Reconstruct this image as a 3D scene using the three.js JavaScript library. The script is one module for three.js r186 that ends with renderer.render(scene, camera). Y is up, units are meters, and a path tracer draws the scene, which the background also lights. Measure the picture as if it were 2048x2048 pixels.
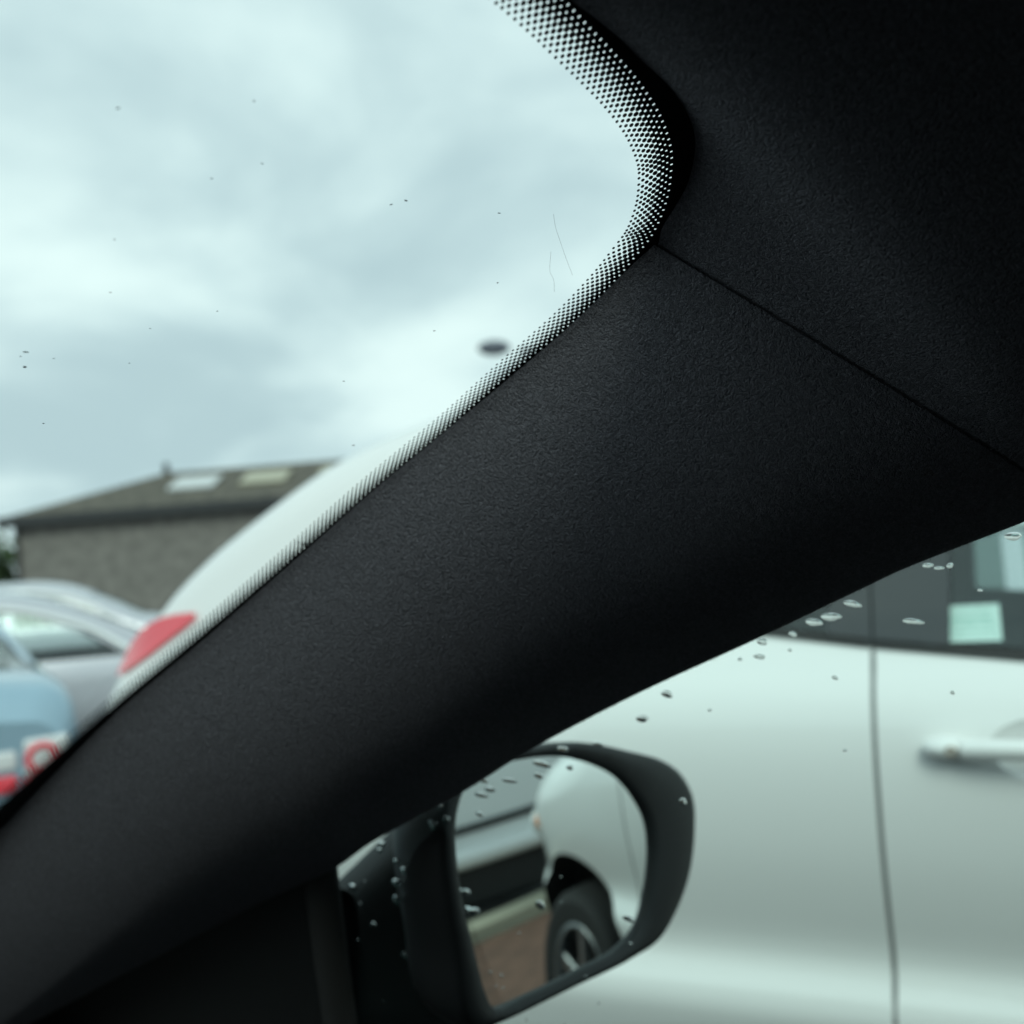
import * as THREE from 'three';
import { mergeGeometries } from 'three/addons/utils/BufferGeometryUtils.js';
import { RoundedBoxGeometry } from 'three/addons/geometries/RoundedBoxGeometry.js';
import { Brush, Evaluator, SUBTRACTION, INTERSECTION } from 'three-bvh-csg';
import { createNoise3D, createNoise2D } from 'simplex-noise';

// ---------------------------------------------------------------- camera, sky, sun, exposure
const scene = new THREE.Scene();
const camera = new THREE.PerspectiveCamera(54, 1, 0.02, 600);
camera.position.set(0.2, 1.3, 0);
camera.up.set(-0.0125, 0.9956, 0.0934);
camera.lookAt(0.2 + 0.8976, 1.3 + 0.0523, -0.4378);
camera.focus = 0.365;
camera.userData.fStop = 7.4;
const renderer = new THREE.WebGLRenderer({ antialias: true });
renderer.toneMapping = THREE.LinearToneMapping;
renderer.toneMappingExposure = 1.14;
renderer.shadowMap.enabled = true;

function rng(seed) { let s = seed | 0; return () => { s = (s + 0x6d2b79f5) | 0; let t = Math.imul(s ^ (s >>> 15), 1 | s); t = (t + Math.imul(t ^ (t >>> 7), 61 | t)) ^ t; return ((t ^ (t >>> 14)) >>> 0) / 4294967296; }; }
const clamp = (x, a, b) => Math.min(b, Math.max(a, x)), lerp = (a, b, t) => a + (b - a) * t;
const smooth = (a, b, x) => { const t = clamp((x - a) / (b - a), 0, 1); return t * t * (3 - 2 * t); };
const V = (x, y, z) => new THREE.Vector3(x, y, z);

const sunDir = V(-0.62, 0.66, 0.42).normalize();
{ // an overcast sky: layered cloud, brighter round the veiled sun
  const w = 2048, h = 1024, data = new Float32Array(w * h * 4), n3 = createNoise3D(rng(11)), n2 = createNoise3D(rng(29));
  const banks = [[0.64, 0.17, -0.75, 0.17, -1.0], [0.70, 0.20, -0.68, 0.07, -0.25], [0.84, 0.18, -0.51, 0.13, 0.5], [0.60, 0.30, -0.74, 0.12, 0.4], [0.77, 0.24, -0.59, 0.10, -0.35], [0.80, 0.39, -0.46, 0.16, -0.45], [0.86, 0.30, -0.41, 0.10, 0.25]]; // low cloud banks ahead
  for (let j = 0; j < h; j++) for (let i = 0; i < w; i++) {
    const up = ((j + 0.5) / h - 0.5) * Math.PI, ro = ((i + 0.5) / w - 0.5) * 2 * Math.PI;
    const x = Math.cos(ro) * Math.cos(up), y = Math.sin(up), z = Math.sin(ro) * Math.cos(up);
    const k = 1 / (Math.max(y, 0) + 0.30), px = x * k * 1.5, pz = z * k * 1.5;
    const wx = n2(px * 0.8, pz * 0.8, 3.1) * 0.16, wz = n2(px * 0.8, pz * 0.8, 9.7) * 0.16;
    let f = 0, a = 0.5;
    for (let o = 0, s = 1.15; o < 5; o++, s *= 2.1, a *= 0.5) f += a * n3((px + wx) * s, y * 1.4 * s, (pz + wz) * s);
    for (const [bx, by, bz, rad, amp] of banks) f += amp * Math.exp(-((x - bx) ** 2 + ((y - by) * 1.9) ** 2 + (z - bz) ** 2) / (rad * rad));
    const c = clamp(0.52 + f * 0.58, 0, 1), g = c * c * (3 - 2 * c);
    const sun = x * sunDir.x + y * sunDir.y + z * sunDir.z, glow = 1 + 0.45 * Math.exp((sun - 1) * 5);
    const L = lerp(0.63, 0.93, g) * glow * 1.08, o = (j * w + i) * 4;
    data[o] = L * lerp(0.86, 0.985, g); data[o + 1] = L * lerp(0.95, 1.0, g); data[o + 2] = L * lerp(1.02, 1.0, g); data[o + 3] = 1;
  }
  const t = new THREE.DataTexture(data, w, h, THREE.RGBAFormat, THREE.FloatType);
  t.mapping = THREE.EquirectangularReflectionMapping; t.magFilter = THREE.LinearFilter; t.needsUpdate = true;
  scene.background = t; scene.environment = t;
}
const sun = new THREE.DirectionalLight(0xfff6ea, 1.5);
sun.name = 'sun'; sun.position.copy(sunDir).multiplyScalar(40); sun.castShadow = true; sun.shadow.radius = 45;
Object.assign(sun.shadow.camera, { left: -20, right: 20, top: 20, bottom: -20, near: 1, far: 120 });
scene.add(sun, sun.target);

// ---------------------------------------------------------------- helpers
const taken = new Map();
function numbered(name) { const n = taken.get(name) ?? 0; taken.set(name, n + 1); return n ? name + '_' + String(n).padStart(3, '0') : name; }
function tag(o, label, category, group) { Object.assign(o.userData, { label, category }); if (group) o.userData.group = group; return o; }
function thing(name, label, category, group) { const o = new THREE.Group(); o.name = numbered(name); scene.add(o); return tag(o, label, category, group); }
function part(name, geometry, material, parent) {
  const m = new THREE.Mesh(geometry, material); m.name = parent ? name : numbered(name); m.castShadow = m.receiveShadow = true; (parent ?? scene).add(m); return m;
}
function structure(name, geometry, material) { const m = part(name, geometry, material); m.userData.kind = 'structure'; return m; }
const std = (o) => new THREE.MeshStandardMaterial(o), phys = (o) => new THREE.MeshPhysicalMaterial(o), lin = (r, g, b) => new THREE.Color().setRGB(r, g, b);
const curve = (pts) => new THREE.CatmullRomCurve3(pts, false, 'centripetal');
function grid(rows, closed = false, uvOf) { // rows of points -> a smooth mesh
  const n = rows[0].length, pos = [], uv = [], idx = [];
  rows.forEach((r, i) => r.forEach((p, j) => { pos.push(p.x, p.y, p.z); uv.push(...(uvOf ? uvOf(p, i, j) : [i / (rows.length - 1), j / (n - 1)])); }));
  for (let i = 0; i < rows.length - 1; i++) for (let j = 0; j < (closed ? n : n - 1); j++) { const a = i * n + j, b = i * n + (j + 1) % n, c = a + n, d = b + n; idx.push(a, c, b, b, c, d); }
  const g = new THREE.BufferGeometry(); g.setAttribute('position', new THREE.Float32BufferAttribute(pos, 3)); g.setAttribute('uv', new THREE.Float32BufferAttribute(uv, 2)); g.setIndex(idx); g.computeVertexNormals(); return g;
}
function dataTexture(w, h, fn, { srgb = false, repeat = 1 } = {}) {
  const d = new Uint8Array(w * h * 4);
  for (let j = 0; j < h; j++) for (let i = 0; i < w; i++) { const c = fn(i, j), o = (j * w + i) * 4; for (let k = 0; k < 3; k++) d[o + k] = clamp(Math.round((Array.isArray(c) ? c[k] : c) * 255), 0, 255); d[o + 3] = 255; }
  const t = new THREE.DataTexture(d, w, h); t.wrapS = t.wrapT = THREE.RepeatWrapping; t.magFilter = THREE.LinearFilter; t.repeat.set(repeat, repeat); if (srgb) t.colorSpace = THREE.SRGBColorSpace; t.needsUpdate = true; return t;
}
function mirrored(g) { const m = g.clone(); m.applyMatrix4(new THREE.Matrix4().makeScale(-1, 1, 1)); if (m.index) { const a = m.index.array; for (let i = 0; i < a.length; i += 3) { const t = a[i]; a[i] = a[i + 1]; a[i + 1] = t; } } m.computeVertexNormals(); return m; }

// ---------------------------------------------------------------- measured curves (metres, car axes: x right, y up, -z ahead)
const D = {"band":[[0,-0.05],[0.2,-0.036],[0.4316,-0.0231],[0.447,-0.0245],[0.4622,-0.0258],[0.4722,-0.0263],[0.4873,-0.0272],[0.5046,-0.0277],[0.523,-0.0263],[0.5394,-0.0221],[0.5474,-0.0178],[0.5583,-0.0099],[0.5686,0.0024],[0.5729,0.0141],[0.5763,0.0254],[0.58,0.0484],[0.5809,0.0854],[0.5831,0.1233],[0.5838,0.1677],[0.5868,0.2181],[0.5909,0.2967],[0.593,0.3757],[0.5966,0.442],[0.6008,0.4993],[0.6072,0.5933]],"lip":[[0.4594,-0.0272],[0.4674,-0.0286],[0.4825,-0.0311],[0.4959,-0.0323],[0.5099,-0.0339],[0.526,-0.0336],[0.5379,-0.0309],[0.5464,-0.0262],[0.5552,-0.0187],[0.56,-0.0112],[0.5654,-0.0017],[0.5706,0.0025]],"up":[[0.5714,0.0055],[0.5724,0.0148],[0.5776,0.0488],[0.5799,0.0866],[0.5811,0.1236],[0.5822,0.1681],[0.586,0.2191],[0.5912,0.2991],[0.5943,0.3795],[0.6055,0.4669],[0.614,0.5244],[0.6257,0.6316]],"low":[[0.6443,1.3069,0.0228],[0.6461,1.301,0.0067],[0.651,1.285,-0.0409],[0.6528,1.2793,-0.0545],[0.6593,1.258,-0.1052],[0.6671,1.2324,-0.1686],[0.676,1.2031,-0.2326],[0.6832,1.1796,-0.2765],[0.694,1.1444,-0.3494],[0.6997,1.1257,-0.3817],[0.7078,1.0994,-0.4436],[0.7278,1.0337,-0.586],[0.7537,0.949,-0.7678],[0.7784,0.8683,-0.9418]],"drops":[[-0.0656,0.073,0.0076,0.0032],[-0.0758,0.0672,0.0087,0.0041],[-0.0838,0.0648,0.0067,0.0042],[-0.0942,0.0595,0.0042,0.0026],[-0.1092,0.0563,0.0058,0.0029],[-0.1115,0.0487,0.0064,0.0022],[-0.0409,0.0632,0.0079,0.0031],[0.0024,0.0996,0.007,0.0034],[-0.0319,0.0891,0.0044,0.0022],[-0.0276,0.0876,0.0039,0.0017],[-0.0231,0.0884,0.0029,0.0022],[-0.078,0.0369,0.0031,0.0019],[-0.1611,0.0298,0.0067,0.0035],[-0.1767,0.0162,0.0072,0.0036],[-0.2252,-0.0017,0.0075,0.0032],[-0.2042,0.0015,0.0047,0.0027],[-0.2397,-0.0109,0.0104,0.0038],[-0.2234,-0.0127,0.0042,0.0027],[-0.2434,-0.018,0.0055,0.0033],[-0.2621,-0.0216,0.0081,0.0028],[-0.2759,-0.0276,0.0063,0.0034],[-0.2823,-0.0313,0.0079,0.0031],[-0.2784,-0.022,0.0057,0.0026],[-0.2865,-0.0437,0.0045,0.0029],[-0.3136,-0.0396,0.0055,0.0044],[-0.3271,-0.0454,0.005,0.0039],[-0.3096,-0.048,0.0042,0.0035],[-0.3189,-0.0537,0.0063,0.0047],[-0.3209,-0.0508,0.0036,0.003],[-0.3606,-0.0678,0.0058,0.0043],[-0.3633,-0.0722,0.0041,0.0031],[-0.3353,-0.0725,0.0044,0.0036],[-0.3323,-0.0747,0.0057,0.0051],[-0.3414,-0.0811,0.0057,0.0049],[-0.3483,-0.0854,0.0065,0.0052],[-0.3529,-0.0795,0.0044,0.0037],[-0.3569,-0.0945,0.0065,0.0056],[-0.3421,-0.0933,0.0041,0.0037],[-0.3269,-0.0849,0.0044,0.0036],[-0.3308,-0.0907,0.004,0.0033],[-0.3146,-0.0871,0.005,0.0039],[-0.3918,-0.1012,0.007,0.0057],[-0.3603,-0.1068,0.0059,0.0053],[-0.3522,-0.1054,0.0048,0.004],[-0.3431,-0.1162,0.0055,0.0052],[-0.3382,-0.1168,0.0034,0.0031],[-0.3059,-0.1103,0.006,0.0054],[-0.3081,-0.0968,0.0046,0.0036],[-0.2607,-0.1015,0.0058,0.0049],[-0.2074,-0.1056,0.0068,0.0031],[-0.1633,-0.0311,0.0043,0.0036],[-0.3648,-0.147,0.0046,0.0038],[-0.3829,-0.1266,0.0039,0.0032],[-0.3491,-0.1101,0.0034,0.0031],[-0.1211,0.0477,0.0024,0.0017],[-0.0967,0.0515,0.0021,0.0014],[-0.0282,0.0285,0.0022,0.0016],[-0.0783,-0.0006,0.0019,0.0014],[-0.1404,0.0208,0.0019,0.0015],[-0.0124,0.0764,0.0019,0.0015]],"mirror":{"c":[0.8078,1.095,-0.2859],"n":[-0.2785,0.0605,0.9585],"glass":[[-0.0298,0.0796],[0.0157,0.0743],[0.0517,0.0626],[0.0812,0.0468],[0.0998,0.0278],[0.1106,0.0086],[0.1104,-0.0116],[0.1001,-0.0357],[0.0833,-0.0568],[0.0591,-0.0652],[0.0124,-0.0648],[-0.034,-0.0632],[-0.0693,-0.0593],[-0.0755,-0.0478],[-0.0798,-0.0253],[-0.0856,0.0102],[-0.0863,0.0416],[-0.0821,0.0597],[-0.0712,0.074],[-0.0548,0.0798]],"house":[[-0.0375,0.0867],[-0.0059,0.0847],[0.0422,0.0789],[0.0936,0.0637],[0.1385,0.0474],[0.1605,0.0323],[0.1718,0.0118],[0.1677,-0.0122],[0.1533,-0.0403],[0.1301,-0.061],[0.1024,-0.0743],[0.0621,-0.0756],[-0.001,-0.0719],[-0.0652,-0.0684],[-0.0863,-0.0659],[-0.0951,-0.0564],[-0.0971,-0.0195],[-0.0998,0.0143],[-0.0985,0.0447],[-0.0927,0.0663],[-0.0794,0.0812],[-0.0603,0.0864]]},"specks":[[0.4759,0.0507,0.00124],[0.4729,0.0547,0.001],[0.5081,0.0346,0.001],[0.5346,0.0556,0.001],[0.4219,0.13,0.00075],[0.4107,0.1119,0.00075],[0.3859,0.0751,0.001],[0.415,0.1637,0.00149],[0.4184,0.1698,0.00174],[0.4147,0.1661,0.00075],[0.4457,0.1539,0.00075],[0.5537,0.1524,0.00124],[0.5208,0.1249,0.001],[0.4555,0.1202,0.00075],[0.4283,0.0669,0.00075],[0.4386,0.1919,0.001],[0.4238,0.1626,0.00075],[0.4417,0.1372,0.00075],[0.5322,0.0863,0.001],[0.4198,0.0792,0.00075],[0.4127,0.0526,0.00075]]};

// ---------------------------------------------------------------- materials
const tile = 0.15;
const fleece = (() => { // matted nap: thousands of short curled fibres
  const S = 2048, cv = document.createElement('canvas'); cv.width = cv.height = S; const c = cv.getContext('2d'), r = rng(5);
  c.fillStyle = '#707070'; c.fillRect(0, 0, S, S); c.lineCap = 'round';
  const stroke = (n, w0, w1, l0, l1, al) => { for (let i = 0; i < n; i++) {
    const x = r() * S, y = r() * S, a = r() * 6.283, l = lerp(l0, l1, r()), b = (r() - 0.5) * 1.8, v = r() < 0.5 ? 255 : 0;
    c.strokeStyle = `rgba(${v},${v},${v},${al * (0.5 + r())})`; c.lineWidth = lerp(w0, w1, r());
    for (const [ox, oy] of [[0, 0], [S, 0], [-S, 0], [0, S], [0, -S]]) {
      if (ox || oy) { if (!(x + ox > -40 && x + ox < S + 40 && y + oy > -40 && y + oy < S + 40)) continue; }
      c.beginPath(); c.moveTo(x + ox, y + oy); c.quadraticCurveTo(x + ox + Math.cos(a) * l * 0.5, y + oy + Math.sin(a) * l * 0.5, x + ox + Math.cos(a + b) * l, y + oy + Math.sin(a + b) * l); c.stroke();
    } } };
  stroke(40000, 6, 11, 5, 16, 0.22); stroke(90000, 3, 5.5, 6, 18, 0.22); stroke(50000, 1.2, 2.5, 10, 30, 0.2);
  const px = c.getImageData(0, 0, S, S).data, h = new Float32Array(S * S);
  for (let i = 0; i < S * S; i++) h[i] = px[i * 4] / 255;
  const bump = dataTexture(S, S, (i, j) => h[j * S + i], { repeat: 1 / tile });
  const cold = dataTexture(S, S, (i, j) => { const v = 0.62 + (h[j * S + i] - 0.45) * 0.30; return [v, v, v]; }, { srgb: true, repeat: 1 / tile });
  return { bump, cold };
})();
const M = {
  fabric: phys({ color: lin(0.50, 0.485, 0.545), map: fleece.cold, bumpMap: fleece.bump, bumpScale: 0.0018, roughness: 1, specularIntensity: 0.15, sheen: 0.25, sheenColor: lin(0.16, 0.16, 0.18), sheenRoughness: 0.6 }),
  ceramic: std({ color: lin(0.004, 0.004, 0.005), roughness: 0.75 }),
  screen: phys({ color: lin(0.74, 0.92, 0.90), transmission: 1, thickness: 0, roughness: 0, ior: 1.45, side: THREE.DoubleSide }),
  sideGlass: phys({ color: lin(0.70, 0.93, 0.90), transmission: 1, thickness: 0, roughness: 0, ior: 1.4, side: THREE.DoubleSide }),
  water: phys({ color: lin(1, 1, 1), transmission: 1, thickness: 0.003, roughness: 0, ior: 1.33 }),
  trimBlack: std({ color: lin(0.012, 0.013, 0.014), roughness: 0.6 }),
  rubber: std({ color: lin(0.03, 0.03, 0.03), roughness: 0.8 }),
  mirrorShell: phys({ color: lin(0.008, 0.009, 0.010), roughness: 0.5, specularIntensity: 0.7 }),
  chrome: std({ color: lin(0.78, 0.82, 0.82), metalness: 1, roughness: 0.02 }),
  white: phys({ color: lin(0.80, 0.80, 0.79), roughness: 0.45, clearcoat: 1, clearcoatRoughness: 0.04 }),
  glossBlack: phys({ color: lin(0.012, 0.012, 0.013), roughness: 0.15, clearcoat: 1, clearcoatRoughness: 0.03 }),
  cabin: std({ color: lin(0.03, 0.032, 0.034), roughness: 0.85 }),
  brightTrim: std({ color: lin(0.75, 0.76, 0.76), metalness: 0.3, roughness: 0.35 }),
  lampMetal: std({ color: lin(0.10, 0.11, 0.14), roughness: 0.5 }),
  gap: std({ color: lin(0.22, 0.22, 0.22), roughness: 0.9 }),
  arch: std({ color: lin(0.012, 0.012, 0.012), roughness: 0.9 }),
  tyre: std({ color: lin(0.02, 0.02, 0.02), roughness: 0.85 }),
  alloy: std({ color: lin(0.30, 0.31, 0.32), metalness: 0.9, roughness: 0.32 }),
  pane: phys({ color: lin(0.91, 0.95, 0.94), transmission: 1, thickness: 0, roughness: 0, ior: 1.5, side: THREE.DoubleSide }),
  red: phys({ color: lin(0.82, 0.05, 0.075), roughness: 0.25, clearcoat: 1, clearcoatRoughness: 0.03 }),
  lampClear: phys({ color: lin(0.75, 0.76, 0.76), roughness: 0.2, clearcoat: 1 }),
  amber: phys({ color: lin(0.75, 0.22, 0.03), roughness: 0.25, clearcoat: 1 }),
  blue: phys({ color: lin(0.30, 0.44, 0.54), roughness: 0.4, metalness: 0.25, clearcoat: 1, clearcoatRoughness: 0.04 }),
  silver: phys({ color: lin(0.50, 0.50, 0.54), roughness: 0.35, metalness: 0.45, clearcoat: 1, clearcoatRoughness: 0.04 }),
};

// ---------------------------------------------------------------- ground
const asphaltTex = (() => { const n = createNoise2D(rng(3)), r = rng(4); return dataTexture(512, 512, () => 0, {}) && dataTexture(512, 512, (i, j) => { const v = 0.26 + 0.05 * n(i / 40, j / 40) + 0.03 * n(i / 9, j / 9) + (r() - 0.5) * 0.12; return [v, v, v * 1.02]; }, { srgb: true, repeat: 0.4 }); })();
{
  const g = new THREE.PlaneGeometry(500, 500).rotateX(-Math.PI / 2), uv = g.attributes.uv; for (let i = 0; i < uv.count; i++) uv.setXY(i, uv.getX(i) * 500, uv.getY(i) * 500);
  structure('ground', g, std({ map: asphaltTex, roughness: 0.55 }));
}

// ---------------------------------------------------------------- the car we sit in
const car = thing('car_interior', 'dark car cabin seen from inside, charcoal fleece pillar trim beside the windscreen', 'car');
const GH = V(0, 1.49117, -0.14418), GN = V(0, 0.88295, -0.46947), GS = V(0, -0.46947, -0.88295);
const glassAt = (x, s, off = 0) => GH.clone().add(V(x, 0, 0)).addScaledVector(GS, s).addScaledVector(GN, -0.09 * (x / 0.62) ** 2 - off);
{ // windscreen with its printed border
  const rows = []; for (let i = 0; i <= 60; i++) { const r = []; for (let j = 0; j <= 44; j++) { const s = lerp(-0.075, 0.93, j / 44); r.push(glassAt(lerp(-1, 1, i / 60) * (0.635 + 0.06 * s), s)); } rows.push(r); }
  const screen = part('windscreen', grid(rows), M.screen, car);
  const path = curve(D.band.map(([x, s]) => V(x, s, 0))), N = 360, E = [];
  for (let i = 0; i <= N; i++) { const u = i / N, p = path.getPointAt(u), t = path.getTangentAt(u); E.push([p, V(t.y, -t.x, 0)]); } // normal pointing outwards
  for (const side of [1, -1]) {
    const band = grid(E.map(([p, n]) => [0, 0.02, 0.045].map((d) => glassAt(side * Math.min(p.x + n.x * d, 0.70), p.y + n.y * d, 0.0012))));
    part('black_band', band, M.ceramic, screen);
    const dots = [], len = path.getLength(), pitch = 0.003, rowsN = 9;
    for (let k = 0; k < rowsN; k++) {
      for (let d = (k % 2) * pitch / 2; d < len; d += pitch) {
        const u = d / len, p = path.getPointAt(u), t = path.getTangentAt(u), nx = t.y, ny = -t.x, wide = 0.0143 - 0.0038 * smooth(0.0, 0.12, p.y);
        const rp = wide / (rowsN + 0.2), a = -(k + 0.35) * rp, half = lerp(0.00124, 0.00056, Math.pow(k / (rowsN - 1), 1.1)), hr = half * rp / 0.0015 * (1 - 0.14 * smooth(0.0, 0.12, p.y));
        const pts = []; for (let q = 0; q < 8; q++) { const an = (q + 0.5) / 8 * 6.2832, f = 1 / Math.pow(Math.abs(Math.cos(an)) ** 4 + Math.abs(Math.sin(an)) ** 4, 0.25); const du = Math.cos(an) * f * half, dv = Math.sin(an) * f * hr + a; pts.push(glassAt(side * (p.x + t.x * du + nx * dv), p.y + t.y * du + ny * dv, 0.0012)); }
        dots.push(pts);
      }
    }
    const pos = [], idx = []; dots.forEach((pts) => { const b = pos.length / 3; pts.forEach((p) => pos.push(p.x, p.y, p.z)); for (let q = 1; q < 7; q++) idx.push(b, b + q, b + q + 1); });
    const g = new THREE.BufferGeometry(); g.setAttribute('position', new THREE.Float32BufferAttribute(pos, 3)); g.setIndex(idx); g.computeVertexNormals();
    part('frit_dots', g, M.ceramic, screen).userData.kind = 'stuff';
  }
  const sp = D.specks.map(([x, s, w], i) => { const g = new THREE.SphereGeometry(w * 0.45, 7, 5).scale(1.5, 0.25, 0.8).rotateY(i * 1.3); const p = glassAt(x, s, 0.0004); return g.translate(p.x, p.y, p.z); });
  for (const h of [[[0.54009, 0.03347], [0.54831, 0.03967], [0.5529, 0.04112], [0.55895, 0.04481]], [[0.52581, 0.02244], [0.53141, 0.02534], [0.53786, 0.02785], [0.54738, 0.03141], [0.55814, 0.03519]]]) sp.push(new THREE.TubeGeometry(curve(h.map(([x, s]) => glassAt(x, s, 0.0006))), 30, 0.00004, 4));
  part('dirt_specks', mergeGeometries(sp), std({ color: lin(0.02, 0.02, 0.02), roughness: 1 }), screen).userData.kind = 'stuff';
}
const NS = V(Math.cos(0.2967), Math.sin(0.2967), 0), TU = V(-Math.sin(0.2967), Math.cos(0.2967), 0), SP = V(0.70, 1.2, 0);
const sideAt = (z, q, off = 0) => SP.clone().addScaledVector(TU, q).addScaledVector(NS, off).setZ(z);
{ // pillar trim and headliner, lofted between the glass edge and the door opening
  const up = curve(D.up.map(([x, s]) => glassAt(x, s, 0.003)).reverse()), low = curve(D.low.map((p) => V(...p)).reverse());
  const e1 = V(-0.10, 0.42, 0.90).normalize(), av = V(-0.80, -0.42, 0.42).normalize(), e2 = V().crossVectors ? new THREE.Vector3().crossVectors(av, e1).normalize() : null;
  const uv = (p) => [p.dot(e1), p.dot(e2)];
  const heart = V(0.2, 1.3, 0.02), bulge = V(-0.93, -0.02, 0.36).normalize(), VN = 44;
  const section = (A, B, amt, vp = 0.64) => { const bulge = heart.clone().sub(A.clone().lerp(B, 0.5)).normalize(), r = [A.clone().addScaledVector(heart.clone().sub(A).normalize(), -0.014)], hump = (v) => (v < vp ? 1 - Math.pow(1 - v / vp, 1.8) : 1 - Math.pow((v - vp) / (1 - vp), 2.2)); for (let j = 0; j <= VN; j++) { const t = j / VN, v = t - Math.sin(2 * Math.PI * t) * 0.09; const q = A.clone().lerp(B, v); r.push(q.addScaledVector(heart.clone().sub(q).normalize(), amt * hump(v))); } r.push(B.clone().addScaledVector(NS, 0.006).addScaledVector(bulge, -0.004), B.clone().addScaledVector(NS, 0.03).addScaledVector(TU, 0.012)); return r; };
  const rows = [], TN = 170; let last;
  for (let i = 0; i <= TN; i++) { const t = i / TN; rows.push(section(up.getPointAt(t), low.getPointAt(t), lerp(0.11, 0.027, Math.sqrt(t)), lerp(0.93, 0.64, smooth(0.08, 0.55, t)))); }
  last = rows[TN]; const prev = rows[TN - 6], dir = last.map((p, j) => p.clone().sub(prev[j]).normalize());
  const shift = (e, d) => last.map((p, j) => p.clone().addScaledVector(dir[j], e).addScaledVector(bulge, -d));
  rows.push(shift(0.0007, 0.0003), shift(0.0011, 0.0012), shift(0.0012, 0.008));
  const trim = grid(rows, false, uv);
  part('pillar_trim', trim, M.fabric, car).userData.label = 'charcoal fleece trim covering the windscreen pillar';
  { const r = rng(31), low2 = [], strand = (p, d, n, w) => { const q = p.clone().add(d), m = p.clone().lerp(q, 0.5).addScaledVector(n, d.length() * 0.25), s = V(r() - 0.5, r() - 0.5, r() - 0.5).normalize().multiplyScalar(w); const b = low2.length; low2.push([p.clone().add(s), p.clone().sub(s), m.clone().sub(s), m.clone().add(s), q]); };
    for (let i = 0; i < 5200; i++) { const t = 0.12 + 0.86 * r(), row = rows[Math.floor(t * TN)], j = VN - 1 + Math.floor(r() * 3), p = row[j].clone().lerp(rows[Math.min(TN, Math.floor(t * TN) + 1)][j], r()), d = V(r() - 0.5, -0.55 - 0.4 * r(), r() - 0.5).normalize().multiplyScalar(0.0007 + 0.0016 * r() * r()); strand(p, d, V(r() - 0.5, r() - 0.5, r() - 0.5), 0.00004); }
    for (let i = 0; i < 5200; i++) { const row = rows[Math.floor(r() * TN)], j = 2 + Math.floor(r() * (VN - 2)), p = row[j].clone().addScaledVector(heart.clone().sub(row[j]).normalize(), 0.0002).add(V(0, (r() - 0.5) * 0.004, (r() - 0.5) * 0.004)), d = V(r() - 0.5, r() - 0.5, r() - 0.5).addScaledVector(bulge, 0.4).normalize().multiplyScalar(0.0008 + 0.0014 * r()); strand(p, d, bulge, 0.00004); }
    const pos = [], idx = []; low2.forEach((q) => { const b = pos.length / 3; q.forEach((p) => pos.push(p.x, p.y, p.z)); idx.push(b, b + 1, b + 2, b, b + 2, b + 3, b + 3, b + 2, b + 4); });
    const g = new THREE.BufferGeometry(); g.setAttribute('position', new THREE.Float32BufferAttribute(pos, 3)); g.setIndex(idx); g.computeVertexNormals();
    part('loose_fibres', g, std({ color: lin(0.16, 0.16, 0.17), roughness: 1, side: THREE.DoubleSide }), car).userData.kind = 'stuff'; }
  // headliner: fans out from the seam to the middle of the roof
  const lip = [...D.lip].reverse(); lip.push([0.36, -0.0245], [0.22, -0.034], [0.1, -0.040], [0, -0.042]);
  const upH = curve(lip.map(([x, s]) => glassAt(x, s, 0.004)));
  const lowH = curve([V(...D.low[0]), V(0.6405, 1.325, 0.10), V(0.638, 1.337, 0.22), V(0.636, 1.345, 0.45), V(0.63, 1.345, 0.8), V(0.615, 1.33, 1.2), V(0.58, 1.29, 1.6), V(0.5, 1.27, 1.9), V(0.25, 1.30, 2.0), V(0, 1.31, 2.0)]);
  const hr = [], HN = 150, seam = shift(0.0024, 0);
  const secH = (t, tt) => { const A = upH.getPointAt(t), B = lowH.getPointAt(t * smooth(0.0, 0.85, t)), w = smooth(0.10, 0.62, t), r = [A.clone().addScaledVector(heart.clone().sub(A).normalize(), -0.014)], pl = section(A, B, 0.027 + 0.015 * smooth(0, 0.3, t), 0.64);
    for (let j = 0; j <= VN; j++) { const q = j / VN, v = q - Math.sin(2 * Math.PI * q) * 0.09, p = A.clone().lerp(B, v); p.y = A.y + (B.y - A.y) * Math.pow(v, 3.2) + (0.02 + 0.03 * t) * Math.sin(Math.PI * v); r.push(pl[j + 1].clone().lerp(p, w)); }
    r.push(pl[VN + 2], pl[VN + 3]); return r; };
  const first = secH(0), delta = seam.map((p, j) => p.clone().sub(first[j]));
  for (let i = 0; i <= HN; i++) { const t = Math.pow(i / HN, 1.5), k = 1 - smooth(0, 0.10, t); hr.push(secH(t).map((p, j) => p.addScaledVector(delta[j], j > 6 ? k : k * (j / 6)))); }
  for (let it = 0; it < 70; it++) { const old = hr.map((r) => r.map((p) => p.clone())); for (let i = 1; i < HN; i++) for (let j = 2; j < old[0].length - 2; j++) { const f = 0.5 * smooth(1, 6, j) * smooth(0, 5, i); hr[i][j].lerp(old[i - 1][j].clone().add(old[i + 1][j]).multiplyScalar(0.5), f); } }
  const h0 = hr[0]; hr.unshift(h0.map((p, j) => p.clone().addScaledVector(dir[j], -0.0005).addScaledVector(bulge, -0.008)), h0.map((p, j) => p.clone().addScaledVector(dir[j], -0.0004).addScaledVector(bulge, -0.0014)));
  const head = grid(hr, false, uv);
  part('headliner', head, M.fabric, car).userData.label = 'charcoal fleece headliner above the windscreen corner';
  part('pillar_trim', mirrored(trim), M.fabric, car); part('headliner', mirrored(head), M.fabric, car);
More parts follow.
